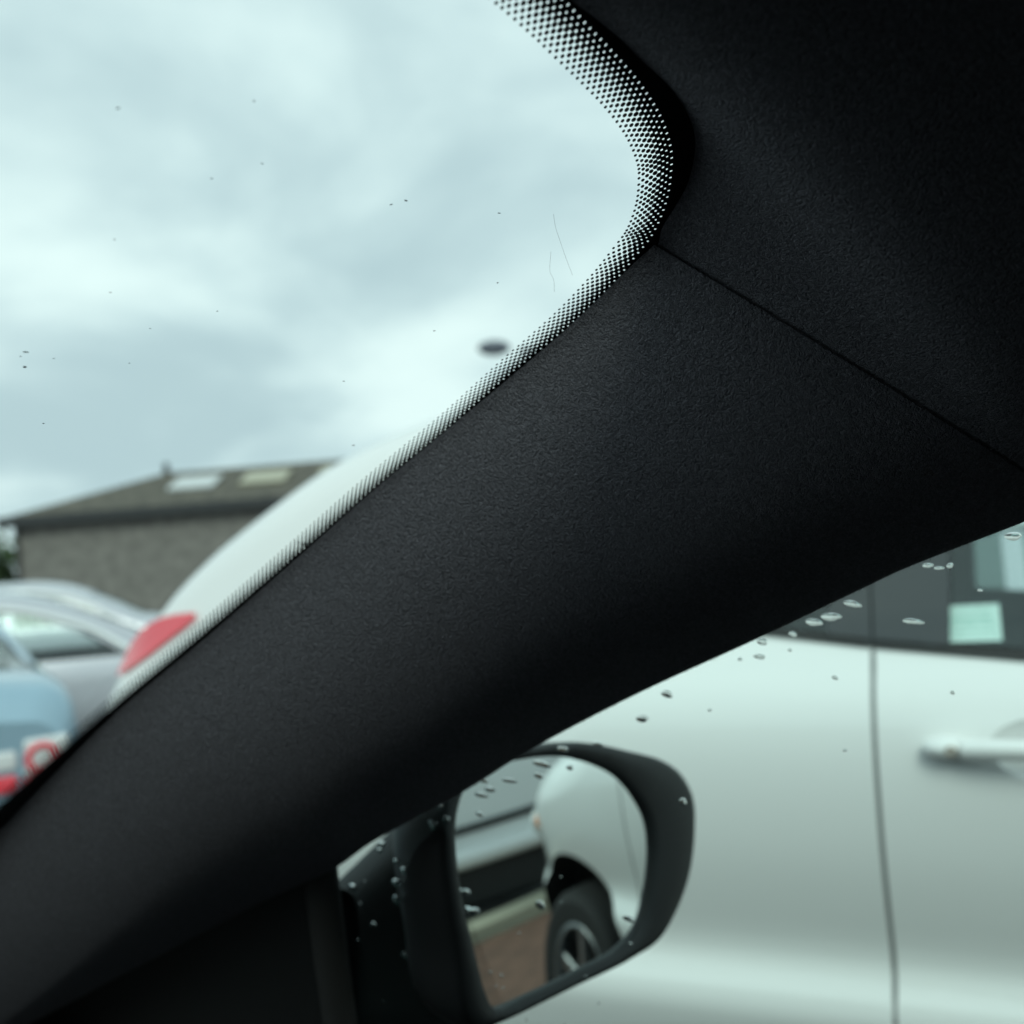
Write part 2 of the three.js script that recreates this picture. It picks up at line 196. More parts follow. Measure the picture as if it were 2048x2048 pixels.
  // rubber seal round the door opening
  const sealPts = []; for (let i = 0; i <= 40; i++) sealPts.push(low.getPointAt(0.84 + 0.16 * i / 40).addScaledVector(NS, 0.018).addScaledVector(TU, lerp(0.016, 0.005, smooth(0, 40, i))));
  for (const z of [0.05, 0.12, 0.22, 0.45, 0.8, 1.2]) sealPts.push(lowH.getPointAt(clamp((z - 0.02) / 2.6, 0, 1)).addScaledVector(NS, 0.018).addScaledVector(TU, 0.005));
  const seal = new THREE.TubeGeometry(curve(sealPts), 160, 0.0065, 8);
  part('door_seal', seal, M.rubber, car); part('door_seal', mirrored(seal), M.rubber, car);
}
{ // side glass, its front channel, the black corner panel
  const edge = D.low.map((p) => [p[2], V(...p).sub(SP).dot(TU)]).reverse(), top = (z) => { for (let i = 1; i < edge.length; i++) if (z <= edge[i][0]) return lerp(edge[i - 1][1], edge[i][1], (z - edge[i - 1][0]) / (edge[i][0] - edge[i - 1][0])); return 0.125; };
  const rows = []; for (let i = 0; i <= 60; i++) { const z = lerp(-0.43, 0.62, (i / 60) ** 1.5), h = top(z) + 0.012; rows.push([0, 0.25, 0.5, 0.75, 1].map((t) => sideAt(z, lerp(-0.26, h, t)))); }
  const g = grid(rows); part('side_window', g, M.sideGlass, car); part('side_window', mirrored(g), M.sideGlass, car);
  const bar = new THREE.TubeGeometry(curve([sideAt(-0.395, -0.02, -0.008), sideAt(-0.405, -0.08, -0.008), sideAt(-0.415, -0.14, -0.008), sideAt(-0.43, -0.24, -0.008), sideAt(-0.44, -0.3, -0.008)]), 30, 0.011, 10);
  part('window_channel', bar, M.rubber, car); part('window_channel', mirrored(bar), M.rubber, car);
  const cp = grid([-0.42, -0.6, -0.8, -1.05].map((z) => [sideAt(z, -0.5, -0.004), sideAt(z, -0.2, -0.004), sideAt(z, 0.0 + Math.min(0, (z + 0.42) * 0.25), -0.004)]));
  part('corner_panel', cp, M.trimBlack, car); part('corner_panel', mirrored(cp), M.trimBlack, car);
}
{ // the rest of the shell, mostly out of frame: roof skin, doors, dashboard, floor, seats, tail
  const roofRows = []; for (let i = 0; i <= 30; i++) { const t = i / 30, r = []; for (let j = 0; j <= 24; j++) { const x = lerp(-0.66, 0.66, j / 24), e = Math.abs(x) / 0.66, f = glassAt(x, -0.068, -0.003), z = lerp(f.z, 2.15, t), k = smooth(-0.1, 0.35, z); r.push(V(x, lerp(f.y, 1.585 - 0.18 * Math.pow(e, 4) - 0.16 * smooth(1.3, 2.2, z), k), z)); } roofRows.push(r); }
  part('roof_panel', grid(roofRows), std({ color: lin(0.03, 0.03, 0.035), roughness: 0.35 }), car);
  for (const s of [1, -1]) {
    const inner = grid([-1.0, -0.4, 0.2, 0.9, 1.6, 2.1].map((z) => [V(s * 0.74, 0.2, z), V(s * 0.735, 0.7, z), V(s * 0.745, 0.95, z), V(s * 0.79, 0.965, z)]));
    part('door_panel', inner, M.cabin, car);
    const outer = grid([-1.0, -0.4, 0.2, 0.9, 1.6, 2.3].map((z) => [V(s * 0.80, 0.22, z), V(s * 0.86, 0.5, z), V(s * 0.85, 0.8, z), V(s * 0.80, 0.968, z)]));
    part('door_skin', outer, std({ color: lin(0.03, 0.03, 0.035), roughness: 0.3 }), car);
    const rear = grid([1.15, 1.4, 1.7, 2.05].map((z, i) => [V(s * 0.79, 0.95, z), V(s * 0.73, 1.15, z), V(s * lerp(0.66, 0.62, i / 3), lerp(1.38, 1.3, i / 3), z)]));
    part('rear_pillar', rear, M.fabric, car);
    part('centre_pillar', grid([0.62, 0.72, 0.80].map((z) => [V(s * 0.79, 0.95, z), V(s * 0.73, 1.12, z), V(s * 0.655, 1.36, z)])), M.trimBlack, car);
    part('rear_side_window', grid([0.80, 1.0, 1.16].map((z) => [V(s * 0.785, 0.955, z), V(s * 0.725, 1.15, z), V(s * 0.655, 1.36, z)])), M.sideGlass, car);
    const seat = new RoundedBoxGeometry(0.5, 0.62, 0.16, 3, 0.06).rotateX(-0.3).translate(s * 0.36, 0.72, 0.78);
    part('seat_back', seat, M.cabin, car);
    part('seat_base', new RoundedBoxGeometry(0.5, 0.16, 0.52, 3, 0.06).translate(s * 0.36, 0.42, 0.45), M.cabin, car);
  }
  const dash = []; for (let i = 0; i <= 24; i++) { const x = lerp(-0.78, 0.78, i / 24); dash.push([[0.3, -0.35], [0.62, -0.36], [0.84, -0.42], [0.93, -0.55], [0.955, -0.75], [0.95, -1.1]].map(([y, z]) => V(x, y, z))); }
  part('dashboard', grid(dash), M.cabin, car);
  part('floor_pan', new THREE.BoxGeometry(1.56, 0.06, 3.3).translate(0, 0.2, 0.55), M.cabin, car);
  part('tail_panel', new THREE.BoxGeometry(1.5, 0.75, 0.08).translate(0, 0.6, 2.14), M.cabin, car);
  part('rear_window', grid([-0.62, 0, 0.62].map((x) => [V(x, 0.96, 2.16), V(x * 0.92, 1.33, 2.04)])), M.sideGlass, car);
  const bon = []; for (let i = 0; i <= 20; i++) { const x = lerp(-0.8, 0.8, i / 20); bon.push([0, 0.25, 0.5, 0.75, 1].map((t) => V(x * (1 - 0.1 * t), 0.97 - 0.09 * t * t - 0.10 * Math.pow(Math.abs(x) / 0.8, 4) - 0.06 * t, lerp(-1.05, -1.95, t)))); }
  part('bonnet', grid(bon), std({ color: lin(0.03, 0.03, 0.035), roughness: 0.3 }), car);
}
{ // door mirror
  const mir = new THREE.Group(); mir.name = 'door_mirror'; car.add(mir); mir.userData.label = 'black door mirror reflecting the white car';
  const n = V(...D.mirror.n).normalize(), a = new THREE.Vector3().crossVectors(V(0, 1, 0), n).normalize(), b = new THREE.Vector3().crossVectors(n, a), c = V(...D.mirror.c);
  const P = (u, v, w) => c.clone().addScaledVector(a, u).addScaledVector(b, v).addScaledVector(n, w);
  const ring = (pts, N) => { const cc = new THREE.CatmullRomCurve3(pts.map(([x, y]) => V(x, y, 0)), true, 'centripetal'); return [...Array(N)].map((_, i) => cc.getPointAt(i / N)); };
  const N = 120, gl = ring(D.mirror.glass, N), ho = ring(D.mirror.house, N), cen = gl.reduce((s, p) => s.add(p), V(0, 0, 0)).multiplyScalar(1 / N), hc = ho.reduce((s, p) => s.add(p), V(0, 0, 0)).multiplyScalar(1 / N);
  const CR = 2.2, sag = (p) => -(p.distanceTo(cen) ** 2) / (2 * CR);
  const rows = []; for (let k = 0; k <= 16; k++) rows.push(gl.map((p) => { const q = cen.clone().lerp(p, k / 16 * 1.03); return P(q.x, q.y, sag(q)); }));
  const g = grid(rows, true); g.deleteAttribute('normal'); { const pos = g.attributes.position, nn = []; for (let i = 0; i < pos.count; i++) { const q = V(pos.getX(i), pos.getY(i), pos.getZ(i)).sub(P(cen.x, cen.y, 0)); nn.push(...n.clone().multiplyScalar(CR).add(q.addScaledVector(n, -q.dot(n))).normalize().toArray()); } g.setAttribute('normal', new THREE.Float32BufferAttribute(nn, 3)); }
  { const p = g.attributes.position, ix = g.index.array, A = (k) => V(p.getX(ix[k]), p.getY(ix[k]), p.getZ(ix[k])); const k = ix.length - 30, f = A(k + 1).sub(A(k)).cross(A(k + 2).sub(A(k))); if (f.dot(n) < 0) for (let i = 0; i < ix.length; i += 3) { const t = ix[i]; ix[i] = ix[i + 1]; ix[i + 1] = t; } }
  part('mirror_glass', g, M.chrome, mir);
  // shell: from the glass rim, over the bezel, back round the bowl
  const near = ho.map((h) => gl.reduce((m, p) => (p.distanceTo(h) < m.distanceTo(h) ? p : m), gl[0]));
  const sh = [];
  const at = (f, w) => ho.map((h, i) => { const p = near[i].clone().lerp(h, f); return P(p.x, p.y, w); });
  sh.push(at(-0.12, -0.006), at(0.0, 0.001), at(0.1, 0.003), at(0.5, 0.005), at(0.85, 0.004), at(0.97, 0.001), at(1.0, -0.004));
  for (let k = 1; k <= 10; k++) { const t = k / 10, sc = Math.sqrt(1 - (t * 0.985) ** 2.4), w = -0.004 - 0.10 * t; sh.push(ho.map((h) => { const p = hc.clone().lerp(h, sc); return P(p.x - 0.0 * t, p.y, w); })); }
  part('mirror_housing', grid(sh, true), M.mirrorShell, mir);
  const corners = [[0.7951,1.1407,-0.3523],[0.7476,1.0812,-0.4110],[0.7394,0.9866,-0.4163],[0.7988,0.9660,-0.3656]].map((p) => V(...p)); // broad foot that carries the mirror from the front corner of the door
  const foot = []; for (let i = 0; i <= 16; i++) { const r = []; for (let k = 0; k < 28; k++) { const an = k / 28 * 6.2832, u = 0.5 + 0.5 * Math.sign(Math.cos(an)) * Math.pow(Math.abs(Math.cos(an)), 0.5), d = 0.022 * Math.sign(Math.sin(an)) * Math.pow(Math.abs(Math.sin(an)), 0.6), t = i / 16; r.push(corners[0].clone().lerp(corners[1], t).lerp(corners[3].clone().lerp(corners[2], t), u).addScaledVector(n, d - 0.026).addScaledVector(NS, 0.022)); } foot.push(r); }
  part('mirror_foot', grid(foot, true), M.mirrorShell, mir);
}
// raindrops on the outside of the side glass
{
  const r = rng(77), tiny = []; for (let i = 0; i < 22; i++) { const k = 0.6 * r(), z = k < 0.7 ? -0.40 + 0.2 * r() : -0.20 + 0.2 * r(), w = 0.0012 + 0.0018 * r() * r(); tiny.push([z, k < 0.7 ? -0.20 + 0.13 * r() : -0.15 + 0.16 * r(), w, w * (0.7 + 0.3 * r())]); }
  [...D.drops, ...tiny].forEach(([z, q, w, h], i) => {
    const rows = [], K = 7, N = 20, ph = r() * 6, lob = 0.10 + 0.10 * r(), tilt = w > h * 1.5 ? 0.15 : 0, dome = 0.46 * Math.min(w, h) + 0.0004;
    for (let k = 0; k <= K; k++) { const t = k / K, rad = Math.sin(t * Math.PI / 2), hgt = Math.cos(t * Math.PI / 2) * dome; rows.push([...Array(N)].map((_, j) => { const an = j / N * 6.2832, f = 1 + lob * Math.sin(an * 2 + ph) * t + 0.06 * Math.sin(3 * an + ph); const du = Math.cos(an) * rad * w / 2 * f, dq = Math.sin(an) * rad * h / 2 * f; return sideAt(z + du, q + dq - du * tilt, 0.0006 + hgt); })); }
    rows.push(rows[K].map((p) => p.clone().lerp(sideAt(z, q, 0.0006), 0.995)));
    const g = grid(rows, true);
    const m = part('raindrop', g, M.water); const big = w > 0.006;
    const where = z > -0.13 ? (q > 0.055 ? 'in front of the white car window' : 'in front of the white car door') : z < -0.30 ? 'in front of the black mirror foot' : q > -0.012 && z > -0.23 ? 'just above the door mirror' : 'in front of the door mirror';
    tag(m, (big ? 'large flattened raindrop on the side glass ' : 'small round raindrop on the side glass ') + where, 'raindrop', (big ? 'large' : 'small') + ' raindrops ' + where);
  });
}

// ---------------------------------------------------------------- cars outside
const ev = new Evaluator(); ev.useGroups = true; ev.attributes = ['position', 'normal'];
const table = (t) => (x) => { if (x <= t[0][0]) return t[0][1]; for (let i = 1; i < t.length; i++) if (x <= t[i][0]) { const [x0, y0] = t[i - 1], [x1, y1] = t[i], p = t[i - 2] ?? t[i - 1], n = t[i + 1] ?? t[i], d = x1 - x0, m0 = (y1 - p[1]) / (x1 - p[0]) * d, m1 = (n[1] - y0) / (n[0] - x0) * d, u = (x - x0) / d, u2 = u * u, u3 = u2 * u; return (2 * u3 - 3 * u2 + 1) * y0 + (u3 - 2 * u2 + u) * m0 + (3 * u2 - 2 * u3) * y1 + (u3 - u2) * m1; } return t[t.length - 1][1]; };
function half(p, z, ins, y0) {
  const T = p.T(z) - ins, W = p.W(z) - ins, rr = Math.min(p.round ?? 0.12, (T - y0) * 0.45), side = (y) => W - p.D(y) - Math.max(0, y - p.belt) * p.tumble, out = [V(0, y0, z), V(side(y0) * 0.6, y0, z)];
  const ny = p.ny ?? 26; for (let k = 0; k <= ny; k++) { const y = lerp(y0, T - rr, k / ny); out.push(V(side(y), y, z)); }
  for (let k = 1; k <= 7; k++) { const a = k / 7 * Math.PI / 2, y = T - rr + rr * Math.sin(a); out.push(V(side(y) - rr * (1 - Math.cos(a)), y, z)); }
  const xe = out[out.length - 1].x; for (let k = 1; k <= 6; k++) { const u = 1 - k / 6; out.push(V(xe * u, T + (p.crown ?? 0.035) * (1 - u * u), z)); }
  return out;
}
function loftBody(p, ins = 0, y0 = p.y0, z0 = p.z0 + ins, z1 = p.z1 - ins, n = 64) {
  const rows = []; for (let i = 0; i <= n; i++) { const t = i / n, z = lerp(z0, z1, 0.5 - 0.5 * Math.cos(Math.PI * t) * 0.55 - (0.5 - t) * 0.45 * 1); const h = half(p, clamp(z, z0, z1), ins, y0); rows.push([...h, ...h.slice(1, -1).reverse().map((q) => V(-q.x, q.y, q.z))]); }
  const m = rows[0].length, g = grid(rows, true), pos = [...g.attributes.position.array], nor = [...g.attributes.normal.array], idx = [...g.index.array];
  for (const [row, end] of [[0, -1], [n, 1]]) { const base = pos.length / 3; const cz = rows[row][0].z; let cy = 0; rows[row].forEach((q) => { pos.push(q.x, q.y, q.z); nor.push(0, 0, end); cy += q.y / m; }); pos.push(0, cy, cz); nor.push(0, 0, end); for (let j = 0; j < m; j++) { const a = base + j, b = base + (j + 1) % m, c = base + m; end > 0 ? idx.push(a, c, b) : idx.push(a, b, c); } }
  const o = new THREE.BufferGeometry(); o.setAttribute('position', new THREE.Float32BufferAttribute(pos, 3)); o.setAttribute('normal', new THREE.Float32BufferAttribute(nor, 3)); o.setIndex(idx); o.userData.caps = [pos.length / 3 - 2 * (m + 1), m + 1]; return o;
}
function signedVolume(g) { const p = g.attributes.position, ix = g.index.array; let v = 0; const a = V(0, 0, 0), b = V(0, 0, 0), c = V(0, 0, 0); for (let i = 0; i < ix.length; i += 3) { a.fromBufferAttribute(p, ix[i]); b.fromBufferAttribute(p, ix[i + 1]); c.fromBufferAttribute(p, ix[i + 2]); v += a.dot(b.cross(c)); } return v; }
function outward(g) { if (signedVolume(g) < 0) { const a = g.index.array; for (let i = 0; i < a.length; i += 3) { const t = a[i]; a[i] = a[i + 1]; a[i + 1] = t; } const n = g.attributes.normal; for (let i = 0; i < n.array.length; i++) n.array[i] *= -1; } if (g.userData.caps) { const [b, m] = g.userData.caps, n = g.attributes.normal; for (let i = 0; i < 2 * m; i++) n.setXYZ(b + i, 0, 0, i < m ? -1 : 1); } return g; }
const brush = (g, m) => { g.deleteAttribute('uv'); const b = new Brush(g, m); b.updateMatrixWorld(); return b; };
const lofts = new Map();
const solid = (p, ins, m, ...r) => { if (r.length) return brush(outward(loftBody(p, ins, ...r)), m); if (!lofts.has(p)) lofts.set(p, new Map()); const c = lofts.get(p); if (!c.has(ins)) c.set(ins, brush(outward(loftBody(p, ins)), m)); const b = c.get(ins); b.material = m; return b; };
function prismZY(pts, x0, x1, grow = 0) { const s = new THREE.Shape(), c = pts.reduce((q, [z, y]) => [q[0] + z / pts.length, q[1] + y / pts.length], [0, 0]); pts.forEach(([z, y], i) => { const d = Math.hypot(z - c[0], y - c[1]), f = 1 + grow / d; s[i ? 'lineTo' : 'moveTo'](c[0] + (z - c[0]) * f, c[1] + (y - c[1]) * f); }); return new THREE.ExtrudeGeometry(s, { depth: x1 - x0, bevelEnabled: false }).applyMatrix4(new THREE.Matrix4().makeBasis(V(0, 0, -1), V(0, 1, 0), V(1, 0, 0))).applyMatrix4(new THREE.Matrix4().makeScale(1, 1, -1)).translate(x0, 0, 0); }
function prismXY(pts, z0, z1, grow = 0) { const s = new THREE.Shape(), c = [0, pts.reduce((q, [, y]) => q + y / pts.length, 0)]; pts.forEach(([x, y], i) => { const d = Math.hypot(x - c[0], y - c[1]), f = 1 + grow / d; s[i ? 'lineTo' : 'moveTo'](c[0] + (x - c[0]) * f, c[1] + (y - c[1]) * f); }); return new THREE.ExtrudeGeometry(s, { depth: z1 - z0, bevelEnabled: false }).translate(0, 0, z0); }
const indexed = (g) => { if (!g.index) g.setIndex([...Array(g.attributes.position.count).keys()]); return outward(g); };
const clean = (b) => { const g = b.geometry; const mats = Array.isArray(b.material) ? b.material : [b.material]; return [g, mats.length === 1 ? mats[0] : mats]; };
function buildCar(p, o) { // o: the thing; p: shape and options
  let body = solid(p, 0, p.paint);
  const cut = (g, m) => { body = ev.evaluate(body, brush(indexed(g), m), SUBTRACTION); };
  if (p.cabinVoid) body = ev.evaluate(body, solid({ ...p, crown: (p.crown ?? 0.035) }, 0.05, M.cabin, p.cabinVoid[0], p.cabinVoid[1], p.cabinVoid[2], 30), SUBTRACTION);
  const wins = [];
  for (const w of p.windows ?? []) {
    const mk = (grow) => (w.zy ? (w.sides ?? [1, -1]).map((s) => prismZY(w.zy, s > 0 ? 0.3 : -1.3, s > 0 ? 1.3 : -0.3, grow)) : [prismXY(w.xy, w.z[0], w.z[1], grow)]);
    mk(0).forEach((g) => cut(g, M.glossBlack));
    mk(-0.004).forEach((g) => { let q = ev.evaluate(brush(indexed(g), M.pane), solid(p, 0.004, M.pane), INTERSECTION); q = ev.evaluate(q, solid(p, 0.010, M.pane), SUBTRACTION); wins.push([q.geometry, M.pane]); });
  }
  for (const z of p.wheels ?? []) for (const s of [1, -1]) cut(new THREE.CylinderGeometry(z > 0 && p.archF || p.archR || 0.355, z > 0 && p.archF || p.archR || 0.355, 0.36, 48).rotateZ(Math.PI / 2).translate(s * (p.half - 0.10), p.wheelR ?? 0.31, z), M.arch);
  for (const c of p.cuts ?? []) cut(c, p.paint);
  for (const c of p.darkCuts ?? []) cut(c, M.gap);
  for (const c of p.sealCuts ?? []) cut(c, M.arch);
  const [g, m] = clean(body); part('body', g, m, o);
  wins.forEach(([wg, wm]) => part('window', wg, wm, o));
  for (const q of p.panels ?? []) (q.sides ?? [1, -1]).forEach((s) => { let b = ev.evaluate(brush(indexed(prismZY(q.zy, s > 0 ? 0.3 : -1.3, s > 0 ? 1.3 : -0.3)), q.m), solid(p, -0.005, q.m), INTERSECTION); b = ev.evaluate(b, solid(p, 0.003, q.m), SUBTRACTION); part(q.name, b.geometry, q.m, o); });
  const R = p.wheelR ?? 0.31;
  for (const z of p.wheels ?? []) for (const s of [1, -1]) {
    const w = new THREE.Group(); w.name = 'wheel'; w.position.set(s * (p.half - 0.125), R, z); w.rotation.z = -s * Math.PI / 2; o.add(w);
    const prof = [[0.21, -0.09], [0.27, -0.1], [R - 0.02, -0.095], [R, -0.07], [R, 0.07], [R - 0.02, 0.095], [0.27, 0.1], [0.21, 0.09]].map(([x, y]) => new THREE.Vector2(x, y));
    part('tyre', new THREE.LatheGeometry(prof, 48), M.tyre, w);
    const sp = [new THREE.CylinderGeometry(0.05, 0.055, 0.04, 20).translate(0, 0.06, 0), new THREE.LatheGeometry([[0.19, 0.085], [0.215, 0.09], [0.215, -0.09], [0.19, -0.085], [0.18, 0.05], [0.19, 0.085]].map(([x, y]) => new THREE.Vector2(x, y)), 48)];
    for (let k = 0; k < 5; k++) sp.push(new RoundedBoxGeometry(0.16, 0.03, 0.055, 2, 0.01).translate(0.11, 0.055, 0).rotateY(k * 1.2566));
    part('rim', mergeGeometries(sp.map((q) => { const t = q.index ? q.toNonIndexed() : q; t.deleteAttribute('uv'); return t; })), M.alloy, w);
  }
  return o;
}
// a sheet that lies on the side or end of a body: points are given as [x outward side sign, y, z]
function surfaceX(p, y, z, d = 0) { const W = p.W(z); return W - p.D(y) - Math.max(0, y - p.belt) * p.tumble + d; }

// white hatchback alongside, nose towards the rear of our car
{
  const o = thing('white_hatchback', 'white car parked alongside, its doors and handle seen through the rain-dotted side window', 'car');
  o.position.set(2.65, 0, 0);
  const p = { paint: M.white, ny: 54, half: 0.85, y0: 0.2, z0: -1.98, z1: 1.92, belt: 1.12, tumble: 0.42, round: 0.13, crown: 0.04,
    T: table([[-1.98, 0.96], [-1.965, 1.07], [-1.93, 1.18], [-1.82, 1.33], [-1.60, 1.48], [-1.36, 1.60], [-1.05, 1.67], [-0.5, 1.695], [0, 1.69], [0.3, 1.63], [0.7, 1.40], [1.0, 1.17], [1.15, 1.09], [1.5, 1.0], [1.75, 0.9], [1.92, 0.72]]),
    W: table([[-1.98, 0.71], [-1.93, 0.77], [-1.8, 0.815], [-1.5, 0.845], [-1.0, 0.85], [0, 0.85], [1.25, 0.85], [1.5, 0.82], [1.7, 0.73], [1.83, 0.62], [1.92, 0.5]]),
    D: table([[0.2, 0.11], [0.3, 0.07], [0.4, 0.044], [0.48, 0.022], [0.53, 0.010], [0.565, 0.004], [0.59, 0.008], [0.61, 0.022], [0.63, 0.036], [0.645, 0.040], [0.675, 0.037], [0.73, 0.023], [0.80, 0.009], [0.87, 0.003], [0.94, 0.004], [1.0, 0.013], [1.06, 0.034], [1.12, 0.072], [1.2, 0.085], [2, 0.085]]),
    wheels: [-1.24, 1.30], archR: 0.35, archF: 0.43, wheelR: 0.305, cabinVoid: [0.85, -1.45, 0.95] };
  const beltY = (z) => 1.102 - 0.116 * z + 0.012;
  p.windows = [
    { zy: [[-0.10, beltY(-0.1)], [0.75, beltY(0.75)], [0.36, 1.52], [-0.02, 1.57], [-0.07, 1.57]] },
    { zy: [[-0.95, beltY(-0.95) + 0.02], [-0.26, beltY(-0.26)], [-0.22, 1.57], [-0.75, 1.55]] },
    { xy: [[-0.58, 1.15], [0.58, 1.15], [0.5, 1.52], [-0.5, 1.52]], z: [-2.1, -1.35] },
    { xy: [[-0.68, 1.14], [0.68, 1.14], [0.55, 1.56], [-0.55, 1.56]], z: [0.42, 1.2] },
  ];
  p.panels = [
    { name: 'pillar_cover', zy: [[-0.2035, beltY(-0.2) - 0.004], [-0.093, beltY(-0.093) - 0.004], [-0.064, 1.575], [-0.2035, 1.575]], m: M.glossBlack },
    { name: 'pillar_cover', zy: [[-0.275, beltY(-0.275) - 0.004], [-0.2065, beltY(-0.2065) - 0.004], [-0.2065, 1.575], [-0.235, 1.575]], m: M.glossBlack },
    { name: 'window_trim', zy: [[-0.99, beltY(-0.99) + 0.012], [-0.209, beltY(-0.209) - 0.012], [-0.209, beltY(-0.209) + 0.002], [-0.99, beltY(-0.99) + 0.026]], m: M.rubber },
    { name: 'window_trim', zy: [[-0.201, beltY(-0.201) - 0.012], [0.78, beltY(0.78) - 0.012], [0.78, beltY(0.78) + 0.002], [-0.201, beltY(-0.201) + 0.002]], m: M.rubber },
  ];
  const groove = (pts) => new THREE.TubeGeometry(curve(pts), 160, 0.0042, 8);
  const sx = (y, z) => -surfaceX(p, y, z, 0.001);
  const line = (z, y0, y1) => { const a = []; for (let i = 0; i <= 70; i++) { const y = lerp(y0, y1, i / 70); a.push(V(sx(y, z), y, z - 0.02 * Math.max(0, 1.1 - y))); } return a; };
  p.cuts = [new THREE.SphereGeometry(1, 28, 18).scale(0.018, 0.055, 0.085).translate(sx(0.985, 0.03) + 0.0, 0.985, 0.035)];
  p.darkCuts = [groove(line(-0.205, 0.24, beltY(-0.205) - 0.012)), groove(line(0.86, 0.24, 1.0))]; p.sealCuts = [groove(line(-0.205, beltY(-0.205) - 0.012, 1.56))];
  buildCar(p, o);
  const h = new THREE.Group(); h.name = 'door_handle'; o.add(h);
  const hx = (z, d) => sx(0.985, z) - d;
  const bar = new THREE.TubeGeometry(curve([V(hx(-0.085, 0.024), 0.985, -0.085), V(hx(-0.03, 0.032), 0.986, -0.03), V(hx(0.05, 0.033), 0.986, 0.05), V(hx(0.11, 0.026), 0.985, 0.11), V(hx(0.13, 0.0), 0.985, 0.132)]), 40, 0.015, 14);
  part('grip', bar, M.white, h);
  const cap = new THREE.SphereGeometry(1, 24, 16).scale(0.026, 0.0165, 0.034).translate(hx(-0.108, 0.010), 0.985, -0.106);
  part('lock_cover', cap, M.white, h);
  part('keyhole', new THREE.TorusGeometry(0.006, 0.0016, 8, 20).rotateY(Math.PI / 2).translate(hx(-0.1, 0.0365), 0.985, -0.1), std({ color: lin(0.3, 0.22, 0.15), roughness: 0.4, metalness: 0.6 }), h);
  // tail lamp wrapping the corner
  const lamp = (zy, m, name, d) => { const rows = []; for (const [z, y0, y1] of zy) { const r = []; for (let j = 0; j <= 8; j++) { const y = lerp(y0, y1, j / 8); r.push(V(-surfaceX(p, y, z, d), y, z)); } rows.push(r); } part(name, grid(rows), m, o); };
  lamp([[-1.675, 1.234, 1.248], [-1.71, 1.212, 1.248], [-1.75, 1.19, 1.246], [-1.80, 1.16, 1.24], [-1.84, 1.14, 1.228], [-1.875, 1.125, 1.21], [-1.90, 1.115, 1.19], [-1.92, 1.11, 1.165]], M.red, 'tail_lamp', 0.010);
  // sticker in the front door window
  const stickerPrint = (() => { const cv = document.createElement('canvas'); cv.width = 256; cv.height = 160; const c = cv.getContext('2d'), r = rng(9); c.fillStyle = '#e6f3ef'; c.fillRect(0, 0, 256, 160); c.fillStyle = '#7fb9ac'; for (let l = 0; l < 4; l++) for (let x = 22; x < 225; x += 8 + r() * 10) c.fillRect(x, 24 + l * 30, 3 + r() * 6, l === 1 ? 16 : 9); const t = new THREE.CanvasTexture(cv); t.colorSpace = THREE.SRGBColorSpace; return t; })();
  const st = []; for (let i = 0; i <= 4; i++) { const z = lerp(-0.105, -0.02, i / 4), r = []; for (let j = 0; j <= 3; j++) { const y = lerp(1.128, 1.182, j / 3); r.push(V(-surfaceX(p, y, z, -0.012), y, z)); } st.push(r); }
  part('window_sticker', grid(st), std({ map: stickerPrint, roughness: 0.6 }), o);
  // front: lamps
  for (const s of [1, -1]) part('headlamp', new THREE.SphereGeometry(1, 24, 16).scale(0.06, 0.06, 0.12).translate(s * 0.69, 0.80, 1.66), M.lampClear, o), part('indicator', new THREE.SphereGeometry(1, 16, 12).scale(0.02, 0.03, 0.04).translate(s * 0.775, 0.82, 1.58), M.amber, o);
}

